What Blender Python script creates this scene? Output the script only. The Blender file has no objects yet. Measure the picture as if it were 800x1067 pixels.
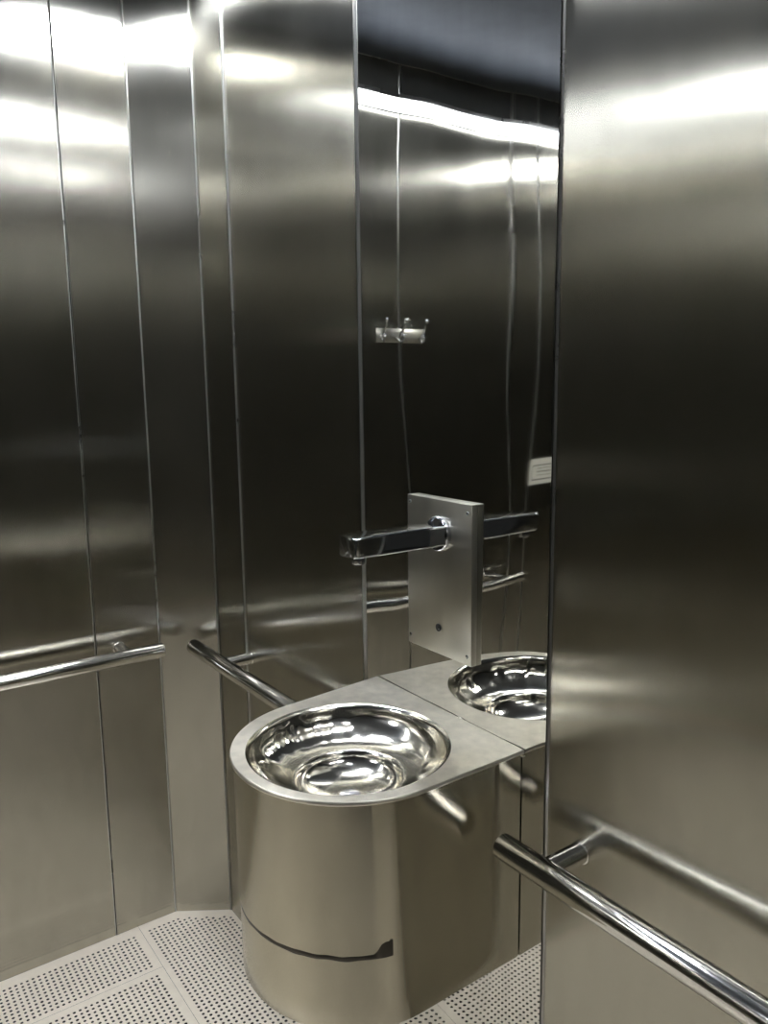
import bpy, bmesh, math, random
from mathutils import Matrix, Vector, noise
import numpy as np
random.seed(7)
S = bpy.context.scene
C = S.collection
PI = math.pi

# ---------------------------------------------------------------- camera
cam = bpy.data.cameras.new('camera')
cam.sensor_fit = 'VERTICAL'; cam.sensor_height = 36.0; cam.sensor_width = 27.0
cam.lens = 845.0 / 1067.0 * 36.0
cam.clip_start = 0.01
co = bpy.data.objects.new('camera', cam); C.objects.link(co)
right = Vector((0.58060, 0.81411, -0.01217)); down = Vector((0.12601, -0.10465, -0.98649))
down = (down - right * down.dot(right)).normalized(); right.normalize()
fwd = right.cross(down).normalized()
co.matrix_world = Matrix(((right.x, -down.x, -fwd.x, 0), (right.y, -down.y, -fwd.y, 0),
                          (right.z, -down.z, -fwd.z, 1.5), (0, 0, 0, 1)))
S.camera = co

# ---------------------------------------------------------------- world, exposure
w = bpy.data.worlds.new('world'); S.world = w; w.use_nodes = True
w.node_tree.nodes['Background'].inputs[0].default_value = (0.018, 0.0185, 0.018, 1)
w.node_tree.nodes['Background'].inputs[1].default_value = 1.0
S.view_settings.view_transform = 'Standard'; S.view_settings.look = 'None'
S.view_settings.gamma = 1.0; S.view_settings.use_curve_mapping = False
S.view_settings.exposure = 0.55
S.cycles.glossy_bounces = 8; S.cycles.max_bounces = 10
S.cycles.sample_clamp_indirect = 12.0
S.cycles.caustics_reflective = True

# ceiling lamps: x, y, half width, half length, colour, strength; and the strip light along the top of the left wall
CEIL = 2.42
LAMPS = [(-1.74, 0.69, 0.10, 0.115, (0.86, 0.91, 1.0), 95.0), (-0.88, 0.63, 0.05, 0.12, (0.88, 0.92, 1.0), 74.0),
         (-0.16, 0.63, 0.07, 0.12, (0.90, 0.92, 1.0), 40.0), (-1.34, -1.08, 0.16, 0.09, (0.88, 0.92, 1.0), 60.0)]
STRIP_Z, STRIP_E, STRIP_COL = 2.29, 9.0, (0.86, 0.91, 1.0)
SY0, SY1 = -0.86, 0.35

# ---------------------------------------------------------------- dimensions
XL, YB = -2.07, 0.854          # left wall plane, back wall plane
XR, YF = 0.62, -1.40           # behind and beside the viewer
CHX, CHY = -1.982, 0.722       # chamfer: right end x, left end y

# ---------------------------------------------------------------- materials
def mat(name):
    m = bpy.data.materials.new(name); m.use_nodes = True
    nt = m.node_tree; b = nt.nodes['Principled BSDF']
    return m, nt, b
def N(nt, t, **k):
    n = nt.nodes.new(t)
    for a, v in k.items(): setattr(n, a, v)
    return n
def steel(name, col, rough, aniso=0.95, rvar=0.05, cvar=0.12, grain=(300, 300, 3), gstr=0.02, smear=(3, 3, 1.2), metal=1.0, rot=0.0):
    m, nt, b = mat(name)
    b.inputs['Metallic'].default_value = metal
    tc = N(nt, 'ShaderNodeNewGeometry')
    mp = N(nt, 'ShaderNodeMapping'); mp.inputs['Scale'].default_value = smear
    nt.links.new(tc.outputs['Position'], mp.inputs['Vector'])
    n1 = N(nt, 'ShaderNodeTexNoise'); n1.inputs['Scale'].default_value = 2.2
    n1.inputs['Detail'].default_value = 7; n1.inputs['Roughness'].default_value = 0.62
    nt.links.new(mp.outputs[0], n1.inputs['Vector'])
    mr = N(nt, 'ShaderNodeMapRange')
    mr.inputs['From Min'].default_value = 0.3; mr.inputs['From Max'].default_value = 0.7
    mr.inputs['To Min'].default_value = max(0.01, rough - rvar); mr.inputs['To Max'].default_value = rough + rvar
    nt.links.new(n1.outputs['Fac'], mr.inputs['Value']); nt.links.new(mr.outputs[0], b.inputs['Roughness'])
    cr = N(nt, 'ShaderNodeMix', data_type='RGBA')
    cr.inputs['A'].default_value = tuple(c * (1 - cvar) for c in col) + (1,)
    cr.inputs['B'].default_value = tuple(min(1, c * (1 + cvar)) for c in col) + (1,)
    n2 = N(nt, 'ShaderNodeTexNoise'); n2.inputs['Scale'].default_value = 9; n2.inputs['Detail'].default_value = 5
    nt.links.new(mp.outputs[0], n2.inputs['Vector'])
    nt.links.new(n2.outputs['Fac'], cr.inputs['Factor']); nt.links.new(cr.outputs['Result'], b.inputs['Base Color'])
    if gstr > 0:
        mg = N(nt, 'ShaderNodeMapping'); mg.inputs['Scale'].default_value = grain
        nt.links.new(tc.outputs['Position'], mg.inputs['Vector'])
        n3 = N(nt, 'ShaderNodeTexNoise'); n3.inputs['Scale'].default_value = 1.0; n3.inputs['Detail'].default_value = 3
        nt.links.new(mg.outputs[0], n3.inputs['Vector'])
        bp = N(nt, 'ShaderNodeBump'); bp.inputs['Strength'].default_value = gstr; bp.inputs['Distance'].default_value = 0.001
        nt.links.new(n3.outputs['Fac'], bp.inputs['Height']); nt.links.new(bp.outputs[0], b.inputs['Normal'])
    if aniso > 0:
        b.inputs['Anisotropic'].default_value = aniso
        b.inputs['Anisotropic Rotation'].default_value = rot
        tg = N(nt, 'ShaderNodeTangent', direction_type='RADIAL', axis='Z')
        nt.links.new(tg.outputs[0], b.inputs['Tangent'])
    return m
M_LEFT = steel('brushed_steel_left', (0.40, 0.385, 0.335), 0.235, rvar=0.03)
M_CHAM = steel('brushed_steel_corner', (0.40, 0.385, 0.335), 0.235, rvar=0.03)
M_BACK = steel('brushed_steel_back', (0.395, 0.38, 0.325), 0.195, rvar=0.025, aniso=1.0)
M_RIGHT = steel('brushed_steel_right', (0.395, 0.38, 0.325), 0.22, rvar=0.025, aniso=1.0)
M_MIRR = steel('polished_steel', (0.62, 0.615, 0.58), 0.025, aniso=0, rvar=0.012, gstr=0.004, smear=(5, 5, 1.0))
M_FAR = steel('brushed_steel_far', (0.39, 0.38, 0.34), 0.245, rvar=0.02, gstr=0)
M_EDGE = steel('bright_edge', (0.5, 0.5, 0.48), 0.3, aniso=0, gstr=0)
M_CEIL = steel('ceiling_steel', (0.15, 0.17, 0.21), 0.42, metal=0.6, rvar=.03, aniso=0, gstr=0)
M_FLOOR = steel('perforated_steel', metal=0.2, col=(0.95, 0.845, 0.70), rough=0.42, aniso=0, rvar=0.06, cvar=0.08, gstr=0.02, grain=(60, 60, 60), smear=(4, 4, 4))
M_SINK = steel('satin_steel', (0.50, 0.47, 0.38), 0.17, aniso=0.95, rvar=0.03, gstr=0.0, rot=0.25)
M_SINKTOP = steel('hand_polished_steel', (0.80, 0.755, 0.655), 0.36, aniso=0, metal=0.9, rvar=0.07, cvar=0.24, gstr=0.0, grain=(40, 40, 40), smear=(6, 6, 6))
M_BOWL = steel('mirror_polished_steel', (0.82, 0.79, 0.71), 0.115, aniso=0, rvar=0.04, cvar=0.04, gstr=0.06, grain=(26, 26, 6))
M_RAIL = steel('polished_rail', (0.74, 0.73, 0.70), 0.11, aniso=0, rvar=0.04, cvar=0.05, gstr=0.03, grain=(60, 60, 60))
M_CHROME = steel('chrome', (0.62, 0.64, 0.68), 0.05, aniso=0, rvar=0.02, cvar=0.03, gstr=0)
M_PLATE = steel('plate_steel', (0.55, 0.535, 0.47), 0.33, aniso=0.4, rvar=0.04, gstr=0)
M_SOOT = steel('weld_burn', (0.09, 0.083, 0.07), 0.45, aniso=0, cvar=0.35, gstr=0.2, grain=(90, 90, 90))
def plain(name, col, rough=0.6, metal=0.0, emis=None, es=0):
    m, nt, b = mat(name)
    b.inputs['Base Color'].default_value = (*col, 1); b.inputs['Roughness'].default_value = rough
    b.inputs['Metallic'].default_value = metal
    n = N(nt, 'ShaderNodeTexNoise'); n.inputs['Scale'].default_value = 30
    mr = N(nt, 'ShaderNodeMapRange'); mr.inputs['To Min'].default_value = max(0, rough - .05); mr.inputs['To Max'].default_value = min(1, rough + .05)
    nt.links.new(n.outputs['Fac'], mr.inputs['Value']); nt.links.new(mr.outputs[0], b.inputs['Roughness'])
    if emis:
        b.inputs['Emission Color'].default_value = (*emis, 1); b.inputs['Emission Strength'].default_value = es
    return m
M_DARK = plain('dark_gap', (0.02, 0.02, 0.018), 0.8)
M_PAN = plain('drain_pan', (0.03, 0.027, 0.022), 0.8)
M_RUB = plain('black_rubber', (0.015, 0.015, 0.015), 0.5)
M_PAPER = plain('notice_paper', (0.86, 0.83, 0.70), 0.6)
M_INK = plain('ink', (0.03, 0.03, 0.03), 0.6)
M_HOOKP = steel('hook_steel', (0.55, 0.53, 0.46), 0.33, aniso=0, gstr=0)

# ---------------------------------------------------------------- helpers
def mesh_obj(name, me, m, parent=None, smooth=False):
    o = bpy.data.objects.new(name, me); C.objects.link(o)
    if m: me.materials.append(m)
    if smooth: me.polygons.foreach_set('use_smooth', [True] * len(me.polygons))
    if parent: o.parent = parent
    return o
def obj(name, bm, m, parent=None, smooth=False, angle=None):
    me = bpy.data.meshes.new(name)
    if angle is not None:
        for e in bm.edges:
            if len(e.link_faces) == 2 and e.calc_face_angle(0) > math.radians(angle): e.smooth = False
        smooth = True
    bm.to_mesh(me); bm.free()
    return mesh_obj(name, me, m, parent, smooth)
def thing(name, label, cat, loc=(0, 0, 0), group=None):
    o = bpy.data.objects.new(name, None); C.objects.link(o); o.location = loc
    o.empty_display_size = 0.05
    o['label'] = label; o['category'] = cat
    if group: o['group'] = group
    return o
def keep(o):
    """parent without moving: mesh data is in world space, so cancel the empty's translation"""
    p = o.parent
    while p: 
        o.location -= p.location if p.parent is None else Vector((0, 0, 0)); p = p.parent
    return o
def box(bm, lo, hi, bev=0.0, seg=2):
    v = [bm.verts.new((x, y, z)) for x in (lo[0], hi[0]) for y in (lo[1], hi[1]) for z in (lo[2], hi[2])]
    f = [(0, 1, 3, 2), (4, 6, 7, 5), (0, 4, 5, 1), (2, 3, 7, 6), (0, 2, 6, 4), (1, 5, 7, 3)]
    fs = [bm.faces.new([v[i] for i in q]) for q in f]
    if bev > 0:
        es = list({e for q in fs for e in q.edges})
        bmesh.ops.bevel(bm, geom=es, offset=bev, segments=seg, affect='EDGES', profile=0.5)
def cyl(bm, p0, p1, r0, r1=None, n=32, bev=0.0, caps=True, rings=None):
    """lathe along the axis p0-p1, with rounded ends"""
    r1 = r0 if r1 is None else r1
    p0 = Vector(p0); p1 = Vector(p1); d = p1 - p0; L = d.length; q = d.to_track_quat('Z', 'Y')
    prof = rings or ([(0, 0)] if caps else []) + ([(r0 - bev, 0), (r0 - bev * .3, bev * .3), (r0, bev)] if bev else [(r0, 0)]) + \
        ([(r1, L - bev), (r1 - bev * .3, L - bev * .3), (r1 - bev, L)] if bev else [(r1, L)]) + ([(0, L)] if caps else [])
    prev = None
    for r, h in prof:
        if r < 1e-7: cur = [bm.verts.new(p0 + q @ Vector((0, 0, h)))]
        else: cur = [bm.verts.new(p0 + q @ Vector((r * math.cos(2 * PI * k / n), r * math.sin(2 * PI * k / n), h))) for k in range(n)]
        if prev:
            for k in range(n):
                a = [prev[k % len(prev)], prev[(k + 1) % len(prev)], cur[(k + 1) % len(cur)], cur[k % len(cur)]]
                u = []
                for x in a:
                    if x not in u: u.append(x)
                if len(u) > 2: bm.faces.new(u[::-1] if False else u)
        prev = cur
    bmesh.ops.recalc_face_normals(bm, faces=bm.faces)
def panel(name, a, b, z0, z1, m, parent, depth=0.004, amp=0.0006, bev=0.0016, seed=0, step=0.03, gap=0.0012, edge=None):
    """sheet between floor points a and b (2D), facing to the room (left-hand normal of a->b is the room side)"""
    a = Vector(a); b = Vector(b); d = (b - a); W = d.length; d.normalize(); nrm = Vector((-d.y, d.x))
    a = a + d * gap; W -= 2 * gap
    nu = max(2, int(W / step)); nv = max(2, int((z1 - z0) / step))
    us = [bev + (W - 2 * bev) * i / nu for i in range(nu + 1)]; vs = [z0 + bev + (z1 - z0 - 2 * bev) * j / nv for j in range(nv + 1)]
    V = []; F = []; mi = []
    def P(u, z, k):
        p = a + d * u + nrm * k; return (p.x, p.y, z)
    for j, z in enumerate(vs):
        for i, u in enumerate(us):
            fade = min(1, min(u, W - u) / 0.10) * 0.8 + 0.2
            k = amp * fade * (noise.noise(Vector((u * 3.2 + seed * 7.1, z * 1.5, seed))) + 0.35 * noise.noise(Vector((u * 8 + seed, z * 4.0, seed + 9))))
            V.append(P(u, z, k))
    for j in range(nv):
        for i in range(nu):
            q = j * (nu + 1) + i; F.append((q, q + 1, q + nu + 2, q + nu + 1)); mi.append(0)
    sm = len(F)
    # bevelled and returned border
    for (u0, z0_, u1, z1_, du, dz) in ((0, z0, W, z0, 0, 1), (W, z0, W, z1, -1, 0), (W, z1, 0, z1, 0, -1), (0, z1, 0, z0, 1, 0)):
        n = len(V)
        def inn(u, z): return (min(max(u, bev), W - bev), min(max(z, z0 + bev), z1 - bev))
        i0 = inn(u0, z0_); i1 = inn(u1, z1_)
        V += [P(u0, z0_, -bev), P(u1, z1_, -bev), P(*i1, 0), P(*i0, 0), P(u0, z0_, -depth), P(u1, z1_, -depth)]
        F += [(n, n + 1, n + 2, n + 3), (n + 4, n + 5, n + 1, n)]; mi += [1, 1]
    me = bpy.data.meshes.new(name); me.from_pydata(V, [], F)
    me.materials.append(m); me.materials.append(edge or M_EDGE)
    me.polygons.foreach_set('material_index', mi)
    me.polygons.foreach_set('use_smooth', [k < sm for k in range(len(F))])
    me.update()
    o = bpy.data.objects.new(name, me); C.objects.link(o); o.parent = parent
    return o
def structure(name, m=None, bm=None):
    o = obj(name, bm, m) if bm else None
    o['kind'] = 'structure'; return o
def slab(a, b, z0, z1, t0, t1):
    """vertical slab behind the plane a-b; t0..t1 = depth behind it"""
    bm = bmesh.new(); a = Vector(a); b = Vector(b); d = (b - a).normalized(); n = Vector((d.y, -d.x))
    pts = [a + n * t0, b + n * t0, b + n * t1, a + n * t1]
    lo = [bm.verts.new((p.x, p.y, z0)) for p in pts]; hi = [bm.verts.new((p.x, p.y, z1)) for p in pts]
    bm.faces.new(lo[::-1]); bm.faces.new(hi)
    for k in range(4): bm.faces.new((lo[k], lo[(k + 1) % 4], hi[(k + 1) % 4], hi[k]))
    bmesh.ops.recalc_face_normals(bm, faces=bm.faces)
    return bm

# ---------------------------------------------------------------- walls
ZT = CEIL
wl = structure('wall_left', M_DARK, slab((XL, CHY), (XL, YF), 0, ZT, 0.005, 0.06))
ys = [CHY, 0.553, 0.158, -0.305, -0.40, -0.90, YF]
for i in range(len(ys) - 1):
    panel('panel', (XL, ys[i + 1]), (XL, ys[i]), -0.004, ZT, M_LEFT, wl, seed=i + 1, amp=-0.0013)
wc = structure('wall_corner', M_DARK, slab((CHX, YB), (XL, CHY), 0, ZT, 0.005, 0.05))
panel('panel', (XL, CHY), (CHX, YB), -0.004, ZT, M_CHAM, wc, seed=9, bev=0.001, gap=0.0006, amp=-0.0004)
wb = structure('wall_back', M_DARK, slab((XR, YB), (CHX, YB), 0, ZT, 0.005, 0.06))
XJ0, XJ1 = -1.272, -0.788
panel('panel', (CHX, YB), (-1.808, YB), -0.004, ZT, M_BACK, wb, seed=11, bev=0.001, gap=0.0006, amp=-0.0005)
panel('panel', (-1.808, YB), (XJ0, YB), -0.004, ZT, M_BACK, wb, seed=12, bev=0.001, gap=0.0008, amp=-0.0014)
pm = panel('mirror_panel', (XJ0, YB), (XJ1, YB), -0.004, ZT, M_MIRR, wb, seed=13, amp=-0.0018, bev=0.0028, gap=0.001)
pm['label'] = 'mirror-polished steel panel behind the basin'
panel('panel', (XJ1, YB), (XR, YB), -0.004, ZT, M_RIGHT, wb, seed=14, amp=-0.0013, bev=0.0022)
DY0, DY1, DZ = -0.98, 0.22, 2.08       # open doorway in the right wall
bm = slab((XR, DY1), (XR, YB), 0, ZT, 0.005, 0.06)
bm2 = slab((XR, YF), (XR, DY0), 0, ZT, 0.005, 0.06); bm3 = slab((XR, DY0), (XR, DY1), DZ, ZT, 0.005, 0.06)
for b_ in (bm2, bm3):
    me_ = bpy.data.meshes.new('tmp'); b_.to_mesh(me_); b_.free(); bm.from_mesh(me_); bpy.data.meshes.remove(me_)
for v in bm.verts: v.co.x = XR + (0.005 if abs(v.co.x - XR) < .03 else .06)
wr = structure('wall_right', M_DARK, bm)
panel('panel', (XR, YB), (XR, DY1), 0.0, ZT, M_FAR, wr, seed=20, step=0.06, amp=-0.0006)
panel('panel', (XR, DY0), (XR, YF), 0.0, ZT, M_FAR, wr, seed=21, step=0.08, amp=-0.0006)
panel('panel', (XR, DY1), (XR, DY0), DZ, ZT, M_FAR, wr, seed=22, step=0.08, amp=-0.0006)
bm = bmesh.new()
box(bm, (XR - .006, DY1 - .002, 0), (XR + .10, DY1 + .03, DZ + .03), .002, 1); box(bm, (XR - .006, DY0 - .03, 0), (XR + .10, DY0 + .002, DZ + .03), .002, 1)
box(bm, (XR - .006, DY0, DZ), (XR + .10, DY1, DZ + .03), .002, 1)
fr = structure('trim_1', M_FAR, bm)
bm = bmesh.new(); box(bm, (XR + .06, DY0 - .6, -0.06), (XR + 1.6, DY1 + .6, -0.002))
structure('floor_outside', plain('dark_paving', (.06, .058, .055), .8), bm)
wf = structure('wall_front', M_DARK, slab((XL, YF), (XR, YF), 0, ZT, 0.005, 0.06))
xs = [XL, -1.6, -1.1, -0.25, XR]
for i in range(4):
    panel('panel', (xs[i + 1], YF), (xs[i], YF), -0.004, ZT, M_FAR, wf, seed=30 + i, step=0.08, amp=-0.0006)

# ceiling with slots for the strip lamps
bm = bmesh.new(); box(bm, (XL - .06, YF - .06, ZT + 0.03), (XR + .06, YB + .06, ZT + 0.08))
ceil = structure('ceiling', M_DARK, bm)
holes = [(x - hw - .016, x + hw + .016, y - hl - .016, y + hl + .016) for (x, y, hw, hl, _, _) in LAMPS]
gx = sorted({round(v, 4) for h in holes for v in h[:2]} | {XL, XR, -0.6, 0.25}); gy = sorted({round(v, 4) for h in holes for v in h[2:]} | {YF, YB, 0.0})
for i in range(len(gx) - 1):
    for j in range(len(gy) - 1):
        mx, my = (gx[i] + gx[i + 1]) / 2, (gy[j] + gy[j + 1]) / 2
        if any(a < mx < b and c < my < d for a, b, c, d in holes): continue
        bm = bmesh.new(); box(bm, (gx[i] + .0001, gy[j] + .0001, ZT), (gx[i + 1] - .0001, gy[j + 1] - .0001, ZT + .02))
        obj('ceiling_panel', bm, M_CEIL, ceil)
names = ['white ceiling light in the corner over the left grab rail', 'white ceiling light above the basin', 'white ceiling light over the right grab rail', 'white ceiling light behind the viewer']
for k, (x, y, hw, hl, colr, st) in enumerate(LAMPS):
    t = thing('ceiling_light', names[k], 'light', (x, y, ZT + .03), 'ceiling lights')
    bm = bmesh.new(); f = .013
    box(bm, (x - hw - f, y - hl - f, ZT - .002), (x - hw, y + hl + f, ZT + .03)); box(bm, (x + hw, y - hl - f, ZT - .002), (x + hw + f, y + hl + f, ZT + .03))
    box(bm, (x - hw, y - hl - f, ZT - .002), (x + hw, y - hl, ZT + .03)); box(bm, (x - hw, y + hl, ZT - .002), (x + hw, y + hl + f, ZT + .03))
    keep(obj('frame', bm, M_EDGE, t))
    bm = bmesh.new(); box(bm, (x - hw, y - hl, ZT + .004), (x + hw, y + hl, ZT + .024), 0.003, 1)
    keep(obj('diffuser', bm, plain('lamp_diffuser', (0.8, 0.8, 0.8), 0.5, 0, colr, st), t))

t = thing('strip_light', 'blue-white strip light high on the left wall, mirrored in the polished panel', 'light', (XL, 0, STRIP_Z))
bm = bmesh.new(); box(bm, (XL, SY0, STRIP_Z + .018), (XL + .042, SY1, STRIP_Z + .030), .001, 1); box(bm, (XL, SY0, STRIP_Z - .010), (XL + .006, SY1, STRIP_Z + .018))
box(bm, (XL, SY0 - .006, STRIP_Z - .012), (XL + .042, SY0, STRIP_Z + .030)); box(bm, (XL, SY1, STRIP_Z - .012), (XL + .042, SY1 + .006, STRIP_Z + .030))
keep(obj('housing', bm, M_EDGE, t))
bm = bmesh.new(); box(bm, (XL + .006, SY0, STRIP_Z - .010), (XL + .038, SY1, STRIP_Z + .018), .007, 3)
keep(obj('diffuser', bm, plain('strip_diffuser', (0.8, 0.8, 0.8), 0.5, 0, STRIP_COL, STRIP_E), t))

# ---------------------------------------------------------------- floor
bm = bmesh.new(); box(bm, (XL - .05, YF - .05, -0.09), (XR + .05, YB + .05, -0.04))
floor = structure('floor', M_PAN, bm)
PITCH, HR = 0.01365, 0.0038
def in_room(x, y, mrg):
    # distance to the chamfer line
    dx, dy = CHX - XL, YB - CHY; L = math.hypot(dx, dy)
    s = ((x - XL) * dy - (y - CHY) * dx) / L
    return s > mrg and x > XL + mrg * .8 and x < XR - mrg and y < YB - mrg * .4 and y > YF + mrg
def perf(x0, x1, y0, y1, hx0, hx1, hy0, hy1):
    """one floor sheet with real round holes in the field hx0..hx1, hy0..hy1"""
    nx = int((hx1 - hx0) / PITCH); ny = int((hy1 - hy0) / PITCH)
    V = []; F = []; idx = {}
    def vid(x, y):
        k = (round(x * 2e4), round(y * 2e4))
        if k not in idx: idx[k] = len(V); V.append((x, y, 0.0))
        return idx[k]
    X = [hx0 + i * PITCH for i in range(nx + 1)]; Y = [hy0 + j * PITCH for j in range(ny + 1)]
    NH = 8
    for i in range(nx):
        for j in range(ny):
            a, b_, c, d_ = X[i], X[i + 1], Y[j], Y[j + 1]
            cx, cy = (a + b_) / 2, (c + d_) / 2
            cor = [vid(a, c), vid(b_, c), vid(b_, d_), vid(a, d_)]
            if in_room(cx, cy, 0.028) :
                r = HR * random.uniform(0.93, 1.06); n = len(V)
                for k in range(NH):
                    t = 2 * PI * (k + .5) / NH + PI * 1.25 - PI / NH
                    V.append((cx + r * math.cos(t), cy + r * math.sin(t), 0.0))
                for k in range(NH): V.append((V[n + k][0], V[n + k][1], -0.0008))
                for q in range(4):
                    k0 = n + 2 * q; k1 = n + 2 * q + 1; k2 = n + (2 * q + 2) % NH
                    F.append((cor[q], cor[(q + 1) % 4], k2, k1, k0))
                for k in range(NH): F.append((n + k, n + (k + 1) % NH, n + NH + (k + 1) % NH, n + NH + k))
            elif in_room(cx, cy, -0.02): F.append(tuple(cor))
    # solid borders
    def quad(a, b_, c, d_):
        n = len(V); V.extend([(a, c, 0), (b_, c, 0), (b_, d_, 0), (a, d_, 0)]); F.append((n, n + 1, n + 2, n + 3))
    ex, ey = X[-1], Y[-1]
    quad(x0, x1, y0, hy0); quad(x0, x1, ey, y1); quad(x0, hx0, hy0, ey); quad(ex, x1, hy0, ey)
    return V, F
g = 0.0003
FX = [XL, -1.877, -1.33 , -0.72, -0.05, XR]
rows = [(YF, -0.72), (-0.72, -0.05), (-0.05, 0.612)]
def add_sheet(x0, x1, y0, y1, hx0, hx1, hy0, hy1):
    V, F = perf(x0 + g, x1 - g, y0 + g, y1 - g, hx0, hx1, hy0, hy1)
    me = bpy.data.meshes.new('floor_panel'); me.from_pydata(V, [], F); me.update()
    mesh_obj('floor_panel', me, M_FLOOR, floor)
B = 0.018
add_sheet(XL, -0.72, 0.612, YB, XL + .030, -0.72 - B, 0.6255, YB - .006)
add_sheet(-0.72, XR, 0.612, YB, -0.72 + B, XR - .03, 0.6255, YB - .006)
for (p, q) in rows:
    for i in range(5):
        if i in (1,):   # the wide sheet spans two fields
            add_sheet(FX[1], FX[3], p, q, FX[1] + B, FX[3] - B, q - B - PITCH * int((q - p - 2 * B) / PITCH), q - B + .0001)
        elif i != 2:
            hx0 = FX[i] + (0.032 if i == 0 else B)
            add_sheet(FX[i], FX[i + 1], p, q, hx0, FX[i + 1] - (0.03 if i == 4 else 0.010), q - B - PITCH * int((q - p - 2 * B) / PITCH), q - B + .0001)
bm = bmesh.new(); box(bm, (XL, YF, -0.040), (XR, YB, -0.036)); obj('drain_pan', bm, M_PAN, floor)

# ---------------------------------------------------------------- grab rails
RZ, RR = 0.815, 0.0192
def rail(label, p0, p1, wallpt, brs):
    """p0,p1: ends of the tube axis; wallpt(p) gives the point on the wall behind p; brs: bracket positions 0..1"""
    p0 = Vector(p0); p1 = Vector(p1)
    t = thing('grab_rail', label, 'grab rail', (p0 + p1) / 2, 'steel grab rails')
    bm = bmesh.new(); L = (p1 - p0).length
    cyl(bm, p0, p1, RR, n=48, rings=[(0, .0012), (RR - .0045, .0012), (RR - .0035, 0), (RR - .0008, .0004), (RR, .002), (RR, L - .002), (RR - .0008, L - .0004), (RR - .0035, L), (RR - .0045, L - .0012), (0, L - .0012)])
    keep(obj('tube', bm, M_RAIL, t, angle=40))
    for s in brs:
        p = p0.lerp(p1, s); wv = wallpt(p); n = (wv - p).normalized()
        bm = bmesh.new(); cyl(bm, p + n * (RR - .006), wv, 0.0152, n=32)
        br = keep(obj('bracket', bm, M_RAIL, t, angle=40))
        bm = bmesh.new(); cyl(bm, wv - n * .0009, wv, 0.0168, n=32, bev=.0005); 
        fl = obj('flange', bm, M_RAIL, br, angle=40)
    return t
RB = 0.078
rail('steel grab rail on the left wall, its end pointing at the corner', (XL + .085, -0.31, RZ - .006), (XL + .085, 0.700, RZ - .006),
     lambda p: Vector((XL, p.y, p.z)), [0.08, 0.914])
rail('steel grab rail on the back wall, running behind the left side of the basin', (-1.968, YB - RB, RZ - .008), (-1.30, YB - RB, RZ - .002),
     lambda p: Vector((p.x, YB, p.z)), [0.265, 0.93])
rail('steel grab rail in the right foreground, on the wall right of the basin', (-0.802, YB - RB, RZ), (0.25, YB - RB, RZ),
     lambda p: Vector((p.x, YB, p.z)), [0.077, 0.93])

# ---------------------------------------------------------------- basin
BX, BY, BR = -1.021, 0.655, 0.187      # front circle of the plan
XA, XB = -1.228, -0.836                # back corners
YS = YB - 0.0022
ZS = 0.931
def dplan(off=0.0, n=64, z=None):
    """D-shaped outline, ccw seen from above, starting at the back right corner"""
    r = BR - off; pts = [(XB - off, YS)]
    # back left
    pts.append((XA + off, YS))
    # tangent from the back-left corner to the circle
    cx, cy = BX, BY; dx, dy = XA + off - cx, YS - cy; D = math.hypot(dx, dy); th = math.atan2(dy, dx) + math.acos(min(1, r / D))
    a0 = th; a1 = 2 * PI + 0.0
    m = [(cx + r * math.cos(a0 + (a1 - a0) * k / n), cy + r * math.sin(a0 + (a1 - a0) * k / n)) for k in range(n + 1)]
    return pts + m, a0
basin = thing('wash_basin', 'D-shaped wall-hung steel wash basin with round polished bowl', 'basin', (-1.03, YB, 0.59))
BC = (-1.015, 0.647); BRO = 0.161
# rim sheet: D outline with a round hole
def ring_sheet(z, outline, cen, r, bm, flip=False):
    outl = [bm.verts.new((x, y, z)) for x, y in outline]; n = len(outl)
    inn = [bm.verts.new((cen[0] + r * math.cos(math.atan2(y - cen[1], x - cen[0])), cen[1] + r * math.sin(math.atan2(y - cen[1], x - cen[0])), z)) for x, y in outline]
    for k in range(n):
        f = (outl[k], outl[(k + 1) % n], inn[(k + 1) % n], inn[k]); bm.faces.new(f if not flip else f[::-1])
    return outl, inn
def densify(pts, step=0.012):
    out = []
    for k in range(len(pts)):
        a = Vector(pts[k]); b = Vector(pts[(k + 1) % len(pts)]); m = max(1, int((b - a).length / step))
        for j in range(m): out.append(tuple(a.lerp(b, j / m)))
    return out
ol, A0 = dplan(-0.001); ol = densify(ol)
bm = bmesh.new()
o1, i1 = ring_sheet(ZS, densify(dplan(0.0008)[0]) if False else ol, BC, BRO, bm)
# edge of the sheet turned down
prev = o1
for (off, dz) in ((-0.0022, 0.0012), (-0.0028, 0.003), (-0.002, 0.0062), (0.003, 0.0066)):
    pts = []
    for (x, y) in ol:
        v = Vector((x - BX, y - BY)); y2 = min(y + 0, YS)
        s = v.normalized()
        nx, ny = x + s.x * (-off - .001), y + s.y * (-off - .001)
        pts.append(bm.verts.new((nx, min(ny, YS), ZS - dz)))
    n = len(pts)
    for k in range(n): bm.faces.new((prev[k], pts[k], pts[(k + 1) % n], prev[(k + 1) % n]))
    prev = pts
bmesh.ops.recalc_face_normals(bm, faces=bm.faces)
keep(obj('rim', bm, M_SINKTOP, basin, angle=35))
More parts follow.
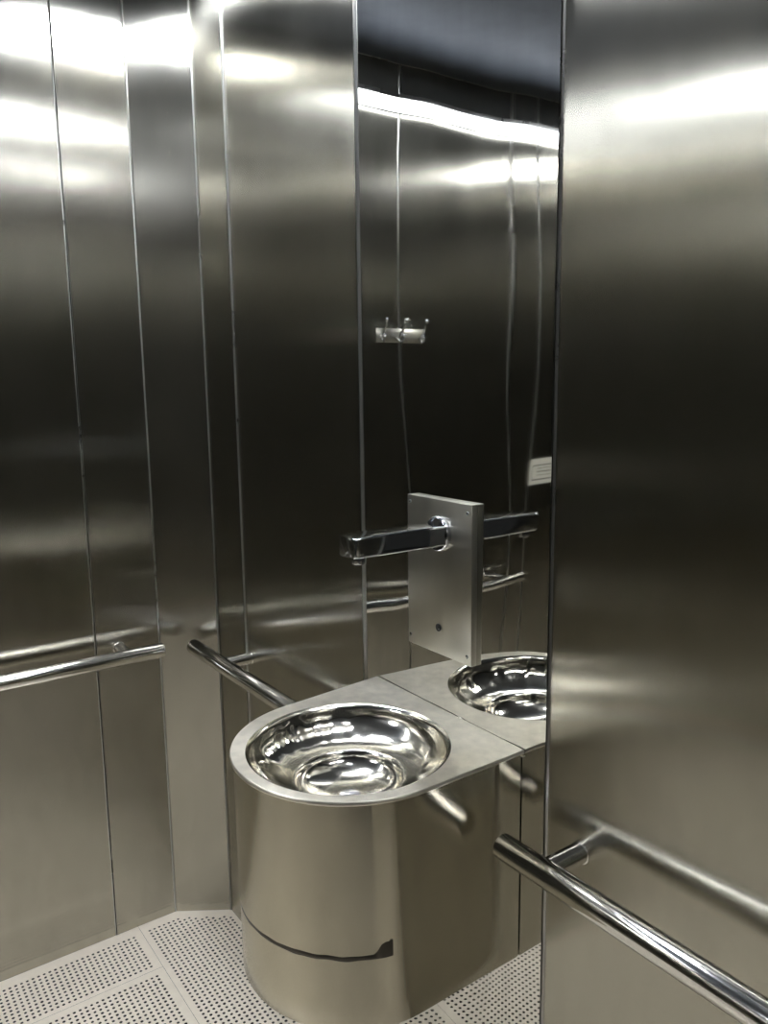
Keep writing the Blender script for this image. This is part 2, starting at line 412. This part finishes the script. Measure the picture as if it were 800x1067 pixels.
# bowl: lathe with a rolled-in lip, pleated walls, separate disc bottom
bm = bmesh.new(); NB = 128
prof = [(BRO + .0002, .0003), (BRO - .002, -.0004), (BRO - .0045, -.0018), (BRO - .007, -.0048), (BRO - .0085, -.009), (BRO - .0095, -.014),
        (BRO - .014, -.023), (BRO - .023, -.033), (BRO - .036, -.042), (BRO - .052, -.049), (BRO - .065, -.051), (BRO - .072, -.0525)]
prev = None
for (r, dz) in prof:
    cur = []
    for k in range(NB):
        a = 2 * PI * k / NB
        depth = min(1, max(0, (-dz - .010) / .02)) * max(0, 1 - (-dz - .03) / .026 if -dz > .03 else 1)
        side = abs(math.cos(a - 0.2)) ** 2
        wob = depth * side * 0.0036 * (math.sin(a * 23) * .5 + noise.noise(Vector((math.cos(a) * 9, math.sin(a) * 9, dz * 4))) * 1.6)
        rr = r + wob
        cur.append(bm.verts.new((BC[0] + rr * math.cos(a), BC[1] + rr * math.sin(a), ZS + dz)))
    if prev:
        for k in range(NB): bm.faces.new((prev[k], prev[(k + 1) % NB], cur[(k + 1) % NB], cur[k]))
    prev = cur
bmesh.ops.recalc_face_normals(bm, faces=bm.faces)
keep(obj('bowl', bm, M_BOWL, basin, smooth=True))
bm = bmesh.new(); prev = None; rb = BRO - .072
for (r, dz) in [(rb + .001, -.0523), (rb - .001, -.0518), (rb - .003, -.0532), (rb - .006, -.0570)] + [((rb - .006) * math.cos(t), -.057 - .030 * math.sin(t)) for t in [PI / 2 * j / 12 for j in range(1, 12)]]:
    cur = [bm.verts.new((BC[0] + r * math.cos(2 * PI * k / NB), BC[1] + r * math.sin(2 * PI * k / NB), ZS + dz)) for k in range(NB)]
    if prev:
        for k in range(NB): bm.faces.new((prev[k], prev[(k + 1) % NB], cur[(k + 1) % NB], cur[k]))
    prev = cur
bm.faces.new(prev)
bmesh.ops.recalc_face_normals(bm, faces=bm.faces)
disc = keep(obj('bowl_bottom', bm, M_BOWL, basin, smooth=True)); disc['label'] = 'polished round bottom of the bowl'
# drain
bm = bmesh.new(); cyl(bm, (BC[0], BC[1], ZS - .0866), (BC[0], BC[1], ZS - .0855), .017, n=24, bev=.0008)
keep(obj('drain', bm, M_CHROME, basin, angle=40))
# body: D-shaped casing, closed below
ZB = 0.570
def casing(off, z0, z1, bm, bottom=True):
    pl = densify(dplan(off)[0])
    zs_ = [z0, z0 + .004] + [z0 + .004 + (z1 - z0 - .004) * k / 10 for k in range(1, 11)]
    prev = None
    for j, z in enumerate(zs_):
        cur = []
        for (x, y) in pl:
            v = Vector((x - BX, y - BY)); s = v.normalized(); q = -.003 if j == 0 else 0
            wv = 0.0007 * noise.noise(Vector((x * 9, y * 9, z * 5)))
            yy = y + s.y * (q + wv)
            cur.append(bm.verts.new((x + s.x * (q + wv), min(yy, YS), z)))
        n = len(cur)
        if prev:
            for k in range(n): bm.faces.new((prev[k], prev[(k + 1) % n], cur[(k + 1) % n], cur[k]))
        else: bm.faces.new(cur[::-1])
        prev = cur
    bmesh.ops.recalc_face_normals(bm, faces=bm.faces)
bm = bmesh.new(); casing(0.0045, ZB, ZS - .006, bm)
keep(obj('casing', bm, M_SINK, basin, angle=50))
# front skin: thin curved sheet ending in a ragged lower edge
bm = bmesh.new(); r1 = BR - .0028; r0 = BR - .0042
a_s, a_e = PI * 0.985, 2 * PI - 0.30
nn = 90; cols = []
for k in range(nn + 1):
    a = a_s + (a_e - a_s) * k / nn
    zb = 0.692 + 0.0016 * noise.noise(Vector((a * 9, 0, 3))) - 0.002 * math.sin((a - a_s) * 2)
    e = (a_e - a)
    if e < 0.115: zb += 0.018 * min(1, (0.115 - e) / .06) + .002 * noise.noise(Vector((a * 60, 1, 1)))
    col_ = []
    for j in range(9):
        z = zb + (ZS - .0065 - zb) * j / 8
        wv = 0.0005 * noise.noise(Vector((a * 3, z * 5, 2)))
        col_.append(bm.verts.new((BX + (r1 + wv) * math.cos(a), BY + (r1 + wv) * math.sin(a), z)))
    col_.insert(0, bm.verts.new((BX + r0 * math.cos(a), BY + r0 * math.sin(a), zb)))
    cols.append(col_)
for k in range(nn):
    for j in range(9): bm.faces.new((cols[k][j], cols[k + 1][j], cols[k + 1][j + 1], cols[k][j + 1]))
ed = [bm.verts.new((BX + r0 * math.cos(a_e), BY + r0 * math.sin(a_e), v.co.z)) for v in cols[-1][1:]]
for j in range(8): bm.faces.new((cols[-1][j + 1], ed[j], ed[j + 1], cols[-1][j + 2]))
bmesh.ops.recalc_face_normals(bm, faces=bm.faces)
sk = keep(obj('front_skin', bm, M_SINK, basin, angle=50)); sk['label'] = 'bright satin steel skin with ragged lower edge'
# burnt weld line under the skin
bm = bmesh.new(); prev = None; nn = 120
for k in range(nn + 1):
    a = PI * 0.98 + (2 * PI - 0.27 - PI * 0.98) * k / nn
    h = 0.0045 + 0.002 * noise.noise(Vector((a * 7, 5, 0))); e = 2 * PI - .30 - a; up = 0.018 if e < 0.10 else 0.0
    zt_ = 0.6915 + 0.002 + up; zb_ = 0.6915 - h - .002
    cur = [bm.verts.new((BX + rr * math.cos(a), BY + rr * math.sin(a), z)) for rr, z in ((BR - .0042, zt_), (BR - .0034, zt_ - .002), (BR - .0034, zb_ + .001), (BR - .0046, zb_))]
    if prev:
        for j in range(3): bm.faces.new((prev[j], cur[j], cur[j + 1], prev[j + 1]))
    prev = cur
bmesh.ops.recalc_face_normals(bm, faces=bm.faces)
wd = keep(obj('weld_line', bm, M_SOOT, basin, angle=60)); wd['label'] = 'dark burnt weld line round the casing'
# small weld spots along the back joint
for (x, s) in ((-0.985, .004), (-0.839, .003)):
    bm = bmesh.new(); bmesh.ops.create_icosphere(bm, subdivisions=2, radius=s)
    for v in bm.verts: v.co = Vector((v.co.x * 1.4 + x, v.co.y * .5 + YB - .0022, v.co.z * .4 + ZS - (0 if x < -.9 else .012)))
    keep(obj('weld_spot', bm, M_SINKTOP, basin, smooth=True))

# ---------------------------------------------------------------- tap
tap = thing('wall_tap', 'steel mounting plate with long chrome spout on the polished panel above the basin', 'tap', (-1.008, YB, 1.17))
PY = 0.841
bm = bmesh.new(); box(bm, (-1.1135, PY, 1.034), (-0.946, YB, 1.3005), 0.0013, 2)
plate = keep(obj('face_plate', bm, M_PLATE, tap, angle=30))
for (x, z) in ((-1.1055, 1.2885), (-0.955, 1.2865), (-1.1055, 1.050), (-0.955, 1.0495)):
    bm = bmesh.new(); cyl(bm, (x, PY, z), (x, PY - .0014, z), .0034, n=16, bev=.0006)
    keep(obj('screw', bm, M_CHROME, tap, angle=40))
bm = bmesh.new(); cyl(bm, (-1.028, PY, 1.081), (-1.028, PY - .002, 1.081), .0068, n=20, bev=.0008)
sn = keep(obj('sensor', bm, M_RUB, tap, angle=40)); sn['label'] = 'small dark round sensor in the plate'
bm = bmesh.new(); cyl(bm, (-1.025, PY - .0020, 1.0805), (-1.025, PY - .0032, 1.0805), .0022, n=14, bev=.0004)
obj('sensor_lens', bm, M_CHROME, sn, angle=40)
TX, TZ = -1.024, 1.2445
bm = bmesh.new()
cyl(bm, (TX, PY, TZ), (TX, PY - .011, TZ), .0275, n=48, rings=[(.0285, 0), (.0295, .002), (.0295, .0075), (.0287, .0092), (.0274, .010), (.0255, .0096), (.0248, .006), (0.0, .006)])
keep(obj('escutcheon', bm, M_CHROME, tap, angle=40))
# spout: rounded bar, tip rounded in plan, lofted along -Y
bm = bmesh.new(); prev = None
yr, yt = PY - .006, 0.656
def sect(y, hw, zt, zb, cr, n=5):
    pts = []
    for (cx, cz, a0) in ((hw - cr, zt - cr, 0), (-hw + cr, zt - cr, PI / 2), (-hw + cr, zb + cr, PI), (hw - cr, zb + cr, 1.5 * PI)):
        for k in range(n + 1):
            a = a0 + PI / 2 * k / n; pts.append((TX + cx + cr * math.cos(a), y, cz + cr * math.sin(a)))
    return pts
st = []
for s in [0, .15, .3, .45, .6, .75, .85, .91]:
    st.append((yr + (yt - yr) * s, 1.0, s))
for k in range(1, 9):
    a = PI / 2 * k / 8; st.append((yr + (yt - yr) * (.91 + .09 * math.sin(a)), 1 - .20 * (1 - math.cos(a)), .91 + .09 * math.sin(a)))
HW = 0.0255
for (y, wsc, s) in st:
    zt_ = TZ + .0165 + 0.001 * math.sin(PI * s); zb_ = TZ - .0165 + 0.0015 * s
    pts = [bm.verts.new(p) for p in sect(y, HW * wsc, zt_, zb_, .0035)]
    n = len(pts)
    if prev:
        for k in range(n): bm.faces.new((prev[k], prev[(k + 1) % n], pts[(k + 1) % n], pts[k]))
    else: bm.faces.new(pts)
    prev = pts
bm.faces.new(prev[::-1])
bmesh.ops.recalc_face_normals(bm, faces=bm.faces)
keep(obj('spout', bm, M_CHROME, tap, angle=38))
bm = bmesh.new(); cyl(bm, (TX + .004, yt + .020, TZ - .0145), (TX + .004, yt + .020, TZ - .0275), .0115, n=28, bev=.0012)
ae = keep(obj('aerator', bm, M_CHROME, tap, angle=40))

# ---------------------------------------------------------------- coat hooks on the left wall (seen mirrored)
hk = thing('hook_rail', 'short steel coat hook rail with three hooks, seen mirrored in the polished panel', 'coat hooks', (XL, 0.17, 1.62))
bm = bmesh.new(); box(bm, (XL, 0.082, 1.606), (XL + .003, 0.258, 1.648), 0.0008, 1)
keep(obj('back_plate', bm, M_HOOKP, hk, angle=30))
def tube(bm, pts, r, n=10):
    prev = None; P_ = [Vector(p) for p in pts]
    for i, p in enumerate(P_):
        d = (P_[min(i + 1, len(P_) - 1)] - P_[max(i - 1, 0)]).normalized(); q = d.to_track_quat('Z', 'Y')
        rr = r[i] if isinstance(r, (list, tuple)) else r
        cur = [bm.verts.new(p + q @ Vector((rr * math.cos(2 * PI * k / n), rr * math.sin(2 * PI * k / n), 0))) for k in range(n)]
        if prev:
            for k in range(n): bm.faces.new((prev[k], prev[(k + 1) % n], cur[(k + 1) % n], cur[k]))
        else: bm.faces.new(cur[::-1])
        prev = cur
    bm.faces.new(prev)
for y in (0.236, 0.168, 0.100):
    bm = bmesh.new()
    tube(bm, [(XL + .003, y, 1.620), (XL + .014, y, 1.622), (XL + .026, y, 1.636), (XL + .036, y, 1.655), (XL + .044, y, 1.668)], .0035)
    tube(bm, [(XL + .010, y, 1.622), (XL + .014, y, 1.611), (XL + .022, y, 1.607), (XL + .029, y, 1.614), (XL + .031, y, 1.624)], .003)
    ho = keep(obj('hook', bm, M_CHROME, hk, smooth=True))
    for c_, r_ in (((XL + .045, y, 1.670), .0065), ((XL + .031, y, 1.626), .0050)):
        bm = bmesh.new(); bmesh.ops.create_uvsphere(bm, u_segments=14, v_segments=8, radius=r_)
        for v in bm.verts: v.co = v.co + Vector(c_)
        obj('knob', bm, M_CHROME, ho, smooth=True)

# ---------------------------------------------------------------- notice card on the left wall (seen mirrored)
nc = thing('notice_card', 'small cream notice card with black border, seen mirrored in the polished panel', 'notice', (XL, -0.47, 1.165))
bm = bmesh.new(); box(bm, (XL, -0.555, 1.120), (XL + .0012, -0.398, 1.212)); cd = keep(obj('card', bm, M_PAPER, nc))
def strip(y0, z0, y1, z1, t=.0012):
    a = Vector((0, y0, z0)); b = Vector((0, y1, z1)); d = (b - a).normalized(); n = Vector((0, -d.z, d.y)) * t
    vs = [bm.verts.new((XL + .0016, p.y, p.z)) for p in (a - n, b - n, b + n, a + n)]; bm.faces.new(vs)
bm = bmesh.new()
for (a, b_, c, d_, t) in ((-.416, 1.188, -.54, 1.188, .0018), (-.416, 1.137, -.54, 1.137, .0020), (-.416, 1.137, -.416, 1.188, .0010), (-.54, 1.137, -.54, 1.188, .0010)):
    strip(a, b_, c, d_, t)
keep(obj('border', bm, M_INK, nc))
bm = bmesh.new(); rnd = random.Random(3)
for z, t in ((1.177, .0013), (1.165, .0022), (1.152, .0012)):
    y = -.438
    while y > -.525:
        l = rnd.uniform(.005, .012); strip(y, z + rnd.uniform(-.001, .001), y - l, z + rnd.uniform(-.001, .001), t); y -= l + .003
keep(obj('lettering', bm, M_INK, nc))
